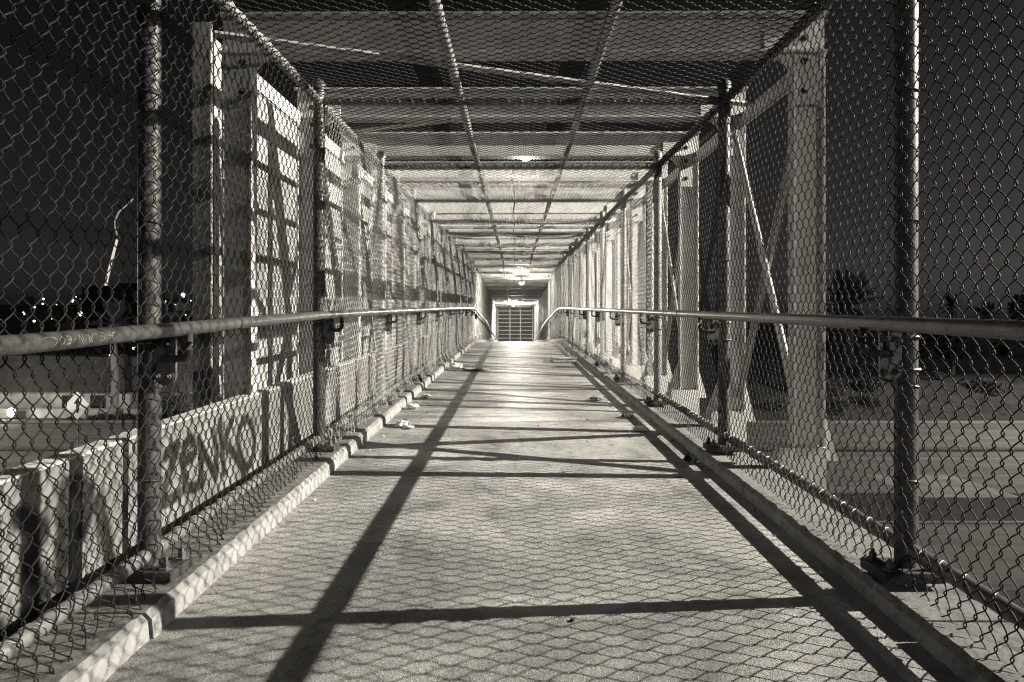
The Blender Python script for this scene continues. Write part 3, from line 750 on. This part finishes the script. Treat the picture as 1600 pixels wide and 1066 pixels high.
tr = [make_tree(6.5, 3.2, 11), make_tree(5.5, 3.4, 12), make_tree(7.5, 3.0, 13)]
first = set()
def put_tree(k, x, y, s, label, group):
    z = hillz(x, y) if y > 118 else (bank(x, y) if x > 4 else GZ)
    if k not in first: o = tr[k]; first.add(k); o.location = (x, y, z - .1); o.scale = (s,) * 3
    else: o = dup_tree(tr[k], (x, y, z - .1), random.uniform(0, 6), None, s)
    tag(o, label, 'tree', group)
for i, x in enumerate((13, 19, 24.5, 29, 39, 44, 59, 64)):
    put_tree(i % 3, x + random.uniform(-1, 1), 66 + random.uniform(0, 8), random.uniform(.62, .8), 'dark leafy tree on the bank across the freeway, %s counted from the bridge' % ORD[i], 'trees on the right bank')
put_tree(0, 60, 77, 1.35, 'tall dense dark tree at the right edge of the view', 'trees on the right bank')
for i in range(34):
    x = random.uniform(-150, -45); y = random.uniform(125, 230)
    put_tree(i % 3, x, y, random.uniform(.7, 1.3), 'dark tree among the lights on the far left hillside', 'trees on the left hillside')
for i in range(14):
    x = random.uniform(40, 200); y = random.uniform(130, 200)
    put_tree(i % 3, x, y, random.uniform(.7, 1.2), 'dark tree in the far tree line beyond the right bank', 'far trees on the right')
bu = [make_bush(1.5, 1.5, 5), make_bush(1.2, 1.4, 6)]; used = set()
for i in range(40):
    right = i < 26
    x = random.uniform(7, 62) if right else random.uniform(-46, -24); y = random.uniform(54, 63) if right else random.uniform(50.7, 51.6)
    s = random.uniform(.7, 1.25) if right else random.uniform(.35, .55); k = i % 2
    if k in used: o = dup(bu[k])
    else: o = bu[k]; used.add(k)
    o.location = (x, y, (bank(x, y) if right else GZ) - .1); o.scale = (s,) * 3; o.rotation_euler = (0, 0, random.uniform(0, 6))
    tag(o, 'low dark bush on the bank beside the freeway' if right else 'low scrubby bush at the foot of the white wall on the left', 'bush', 'bushes on the right bank' if right else 'bushes by the white wall')

# white building on the left
b = thing('low_building', (-34, 56, GZ), 'long white walled building with a dark roof across the road on the left', 'building')
MB().box((0, 0, .98), (20, 4, 1.96)).build('wall', M['white_wall'], b, smooth=False)
MB().prism([(-10.6, 1.98), (10.4, 1.98), (9.5, 4.6), (-9.8, 4.9)], -2.5, 2.5, 'xz').build('roof', M['roof'], b, smooth=False)
for x0, w in ((-1.1, 1.7), (.9, 1.2)):
    f = MB().box((x0, -2.02, 1.05), (w, .05, 1.3)).build('window', M['roof'], b, smooth=False)
    MB().box((x0, -2.05, 1.05), (w - .2, .03, 1.12)).build('pane', M['glass'], f, smooth=False)
f = MB().box((6.5, -2.02, .9), (.9, .05, 1.8)).build('door', M['dark_block'], b, smooth=False)
b2 = thing('garden_wall', (-33, 52.9, GZ), 'low white wall running in front of the white building on the left', 'wall')
MB().box((-2, 0, .35), (15, .2, .7), bev=.02).build('wall_body', M['white_wall'], b2); MB().box((-2, 0, .73), (15.1, .28, .06)).build('coping', M['white_wall'], b2, smooth=False)
def shrub_ball(x, y, r, lab):
    mb = MB(); leaf_blob(mb, (0, 0, r * 1.1), r, 900, r * .12, int(x * 10) % 97, (.75, .75, 1.25)); o = mb.build('clipped_shrub', M['leaf'], None, (x, y, GZ), smooth=False); tag(o, lab, 'shrub', 'clipped shrubs by the lit wall')
shrub_ball(-27.2, 53.6, .85, 'left one of two rounded shrubs standing against the brightly lit wall'); shrub_ball(-26.1, 53.6, .85, 'right one of two rounded shrubs standing against the brightly lit wall')
def floodlight(x, y, z, r, p, lab):
    t = thing('floodlight', (x, y, z), lab, 'floodlight', 'floodlights by the white building')
    MB().box((0, .09, 0), (r * 2.2, .12, r * 1.8), bev=.03).build('housing', M['black'], t); MB().tube([(0, .1, -.1), (0, .1, GZ - z)], .05, 8).build('stand', M['black'], t)
    MB().lathe([(r * .9, 0), (r * .95, -.05), (r * .7, -.12), (r * .2, -.16)], sides=20, axis='y').build('lens', M['spot'], t)
    l = bpy.data.lights.new('lamp_light', 'POINT'); l.energy = p; l.color = TINT; l.shadow_soft_size = .2
    o = bpy.data.objects.new('lamp_light', l); col.objects.link(o); o.parent = t; o.location = (0, -.6, .1)
floodlight(-38.4, 51.9, -4.45, .36, 320, 'glaring floodlight low in front of the white wall at the left edge of the view')
floodlight(-24.6, 52.4, -3.6, .14, 220, 'small floodlight lighting the wall behind the two rounded shrubs')

# diamond warning sign
sg = thing('road_sign', (-24.4, 38.0, GZ + .2), 'diamond warning sign with an upward arrow on a thin post by the left road', 'road sign')
MB().tube([(0, 0, 0), (0, 0, 2.0)], .045, 8).build('post', M['galv'], sg)
bd = MB().prism([(0, 1.42), (.72, 2.2), (0, 2.98), (-.72, 2.2)], -.075, -.05, 'xz').build('board', M['sign'], sg, smooth=False)
MB().prism([(-.06, 1.8), (.06, 1.8), (.06, 2.3), (.2, 2.3), (0, 2.62), (-.2, 2.3), (-.06, 2.3)], -.083, -.077, 'xz').build('arrow', M['signblack'], bd, smooth=False)
MB().prism([(0, 1.86), (.1, 1.94), (.1, 2.1), (0, 2.05)], -.083, -.079, 'xz').build('arrow_mark', M['signblack'], bd, smooth=False)

# dark block on the hill with a lit leaning mast
blk = thing('dark_building', (-86, 150, GZ), 'dark flat roofed block on the left hillside below the lit mast', 'building')
MB().box((0, 0, 8.9), (12.5, 10, 17.8)).build('wall', M['dark_block'], blk, smooth=False); MB().box((2.8, -1, 18.0), (5, 5, .9)).build('roof_plant', M['dark_block'], blk, smooth=False)
for k in range(5): MB().box((-4.8 + 2.4 * k, -5.03, 13.2), (1.3, .05, 1.2)).build('window', M['glass'], blk, smooth=False)
ms = thing('leaning_mast', (-89.6, 149, 12.9), 'thin leaning lit mast with a hooked top above the dark block on the left', 'mast')
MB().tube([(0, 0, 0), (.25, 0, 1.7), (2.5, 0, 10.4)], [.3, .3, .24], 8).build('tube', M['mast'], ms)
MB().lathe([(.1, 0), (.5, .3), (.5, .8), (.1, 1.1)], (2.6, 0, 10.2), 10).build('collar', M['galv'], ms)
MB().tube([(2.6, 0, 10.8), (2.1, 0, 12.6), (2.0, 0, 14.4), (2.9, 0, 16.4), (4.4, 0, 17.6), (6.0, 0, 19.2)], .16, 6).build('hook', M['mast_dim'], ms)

# small houses and city lights on the hill
hs = bpy.data.objects.new('house', None); col.objects.link(hs)
MB().box((0, 0, 1.5), (7, 6, 3)).build('wall', M['white_wall'], hs, smooth=False)
MB().prism([(-4, 3), (4, 3), (0, 4.8)], -3.4, 3.4, 'xz').build('roof', M['roof'], hs, smooth=False)
w = MB().box((-1.5, -3.02, 1.6), (1.3, .05, 1.2)).build('window', M['city'], hs, smooth=False)
for i in range(12):
    x = random.uniform(-155, -60); y = random.uniform(135, 250)
    o = hs if i == 0 else dup_tree(hs, (0, 0, 0)); o.location = (x, y, hillz(x, y) - .3); o.rotation_euler = (0, 0, random.uniform(-.6, .6))
    tag(o, 'small pale house with a lit window on the far left hillside', 'house', 'houses on the left hillside')
mb = MB()
for i in range(170):
    left = i < 162
    x = random.uniform(-165, -55) if left else random.uniform(30, 180); y = random.uniform(110, 260)
    z = hillz(x, y) + random.uniform(1.5, 6.5 if left else 3); s = random.uniform(.16, .36) if i % 6 else .65
    mb.lathe([(s * .1, -s), (s, -s * .3), (s, s * .3), (s * .1, s)], (x, y - 3, z), 6)
tag(mb.build('city_lights', M['city'], None), 'scattered small city lights over the dark hills', 'city lights', None, 'stuff')

# small lamp on a pole across the freeway
pl = thing('pole_lamp', (20.1, 69, bank(20.1, 69)), 'small glaring lamp on a thin pole across the freeway, seen beside the second right post', 'lamp')
MB().tube([(0, 0, 0), (0, 0, 4.2)], .05, 8).build('pole', M['galv'], pl); MB().lathe([(.05, 4.15), (.22, 4.25), (.26, 4.4), (.2, 4.55), (.04, 4.62)], sides=14).build('globe', M['spot'], pl)
# tall street lamp by the freeway: the key light of the walkway
LX, LY, LZ = 15.4, 3.5, 8.65
sl_ = thing('street_lamp', (17.2, LY, GZ), 'tall freeway street lamp with a short arm beside the bridge', 'street lamp')
MB().tube([(0, 0, 0), (0, 0, LZ - GZ - .6), (-.2, 0, LZ - GZ + .1), (-1.5, 0, LZ - GZ + .28)], [.14, .09, .07, .05], 12).build('pole', M['galv'], sl_)
MB().box((LX - 17.2, 0, LZ - GZ + .26), (.8, .34, .16), bev=.05).build('lamp_head', M['galv'], sl_)
MB().lathe([(.15, .18), (.15, .16), (.1, .12), (.03, .1)], (LX - 17.2, 0, LZ - GZ), 16).build('lens', M['lamp'], sl_)
l = bpy.data.lights.new('lamp_light', 'POINT'); l.energy = 62000; l.color = TINT; l.shadow_soft_size = .05
l.type = 'SPOT'; l = bpy.data.lights['lamp_light.004'] if False else bpy.data.lights[l.name]; l.spot_size = R(90); l.spot_blend = 1
o = bpy.data.objects.new('lamp_light', l); col.objects.link(o); o.parent = sl_; o.location = (LX - 17.2, 0, LZ - GZ - .05)
o.rotation_euler = Vector((-15.4, 8.0, -8.2)).to_track_quat('-Z', 'Y').to_euler()

s2 = dup_tree(sl_, (22.2, -24.0, GZ), 0, 'unseen fill lamp on a street lamp pole, added behind the camera')  # unseen lamp, added as fill on the faces turned to the camera
for ch in s2.children:
    if ch.type == 'LIGHT': ch.data = ch.data.copy(); ch.data.type = 'POINT'; ch.data.energy = 7000
s3 = dup_tree(sl_, (-41.0, 30.0, GZ), PI, 'unseen street lamp added left of the bridge to light the frontage road'); s3.scale = (1, 1, .72)  # unseen lamp, added to brighten the left road, weak fill on the bridge
for ch in s3.children:
    if ch.type == 'LIGHT': ch.data = ch.data.copy(); ch.data.type = 'SPOT'; ch.data.spot_size = R(173.5); ch.data.spot_blend = .1; ch.rotation_euler = (0, 0, 0); ch.data.energy = 15000
s4 = dup_tree(sl_, (50.0, 30.0, GZ), 0, 'unseen street lamp added right of the bridge to light the freeway')  # unseen lamp, added to brighten the road on the right
for ch in s4.children:
    if ch.type == 'LIGHT': ch.data = ch.data.copy(); ch.data.type = 'SPOT'; ch.data.spot_size = R(154); ch.data.spot_blend = .15; ch.rotation_euler = (0, 0, 0); ch.data.energy = 60000
# moonlight and night sky
el, az = R(28), math.atan2(1, .1)
sun = bpy.data.lights.new('moon', 'SUN'); sun.energy = .035; sun.angle = R(.5); sun.color = TINT
so = bpy.data.objects.new('moon', sun); col.objects.link(so)
d = Vector((math.cos(el), .1 * math.cos(el), math.sin(el)))
so.rotation_euler = (-d).to_track_quat('-Z', 'Y').to_euler()
w = bpy.data.worlds.new('World'); sc.world = w; w.use_nodes = True; nt = w.node_tree
bg = nt.nodes['Background']; sky = N(nt, 'ShaderNodeTexSky'); sky.sky_type = 'NISHITA'; sky.sun_disc = False
sky.sun_elevation = el; sky.sun_rotation = az; sky.dust_density = 4
bw = N(nt, 'ShaderNodeRGBToBW'); nt.links.new(sky.outputs[0], bw.inputs[0])
pw = N(nt, 'ShaderNodeMath', operation='POWER'); pw.inputs[1].default_value = 1.5; nt.links.new(bw.outputs[0], pw.inputs[0])
mx = N(nt, 'ShaderNodeMixRGB', blend_type='MULTIPLY'); mx.inputs[0].default_value = 1; mx.inputs[2].default_value = (1, .96, .88, 1)
nt.links.new(pw.outputs[0], mx.inputs[1]); nt.links.new(mx.outputs[0], bg.inputs[0]); tcw = N(nt, 'ShaderNodeTexCoord'); sz = N(nt, 'ShaderNodeSeparateXYZ'); nt.links.new(tcw.outputs['Generated'], sz.inputs[0])
ex = N(nt, 'ShaderNodeValToRGB'); e = ex.color_ramp.elements; e[0].position = 0; e[0].color = gray(1); e[1].position = .55; e[1].color = gray(.30)
m_ = e.new(.16); m_.color = gray(.55)
nt.links.new(sz.outputs[2], ex.inputs[0])                                # city glow low over the horizon
mx2 = N(nt, 'ShaderNodeMixRGB', blend_type='MULTIPLY'); mx2.inputs[0].default_value = 1
nt.links.new(mx.outputs[0], mx2.inputs[1]); nt.links.new(ex.outputs[0], mx2.inputs[2]); nt.links.new(mx2.outputs[0], bg.inputs[0])
bg.inputs[1].default_value = .0062

# camera
cam = bpy.data.cameras.new('Camera'); co = bpy.data.objects.new('Camera', cam); col.objects.link(co)
cam.sensor_width = 36; cam.lens = 24; cam.clip_start = .02; cam.clip_end = 3000
co.location = (0, 0, 1.0); co.rotation_euler = (R(90), 0, math.atan(5 / 1067)); sc.camera = co
sc.render.engine = 'CYCLES'
sc.view_settings.view_transform = 'Standard'; sc.view_settings.look = 'None'; sc.view_settings.exposure = 0
sc.cycles.use_denoising = True; sc.cycles.denoising_prefilter = 'NONE'
sc.cycles.max_bounces = 5; sc.cycles.diffuse_bounces = 3; sc.cycles.glossy_bounces = 2; sc.cycles.transmission_bounces = 0; sc.cycles.transparent_max_bounces = 2
sc.cycles.sample_clamp_indirect = 3
sc.cycles.filter_width = 1.2
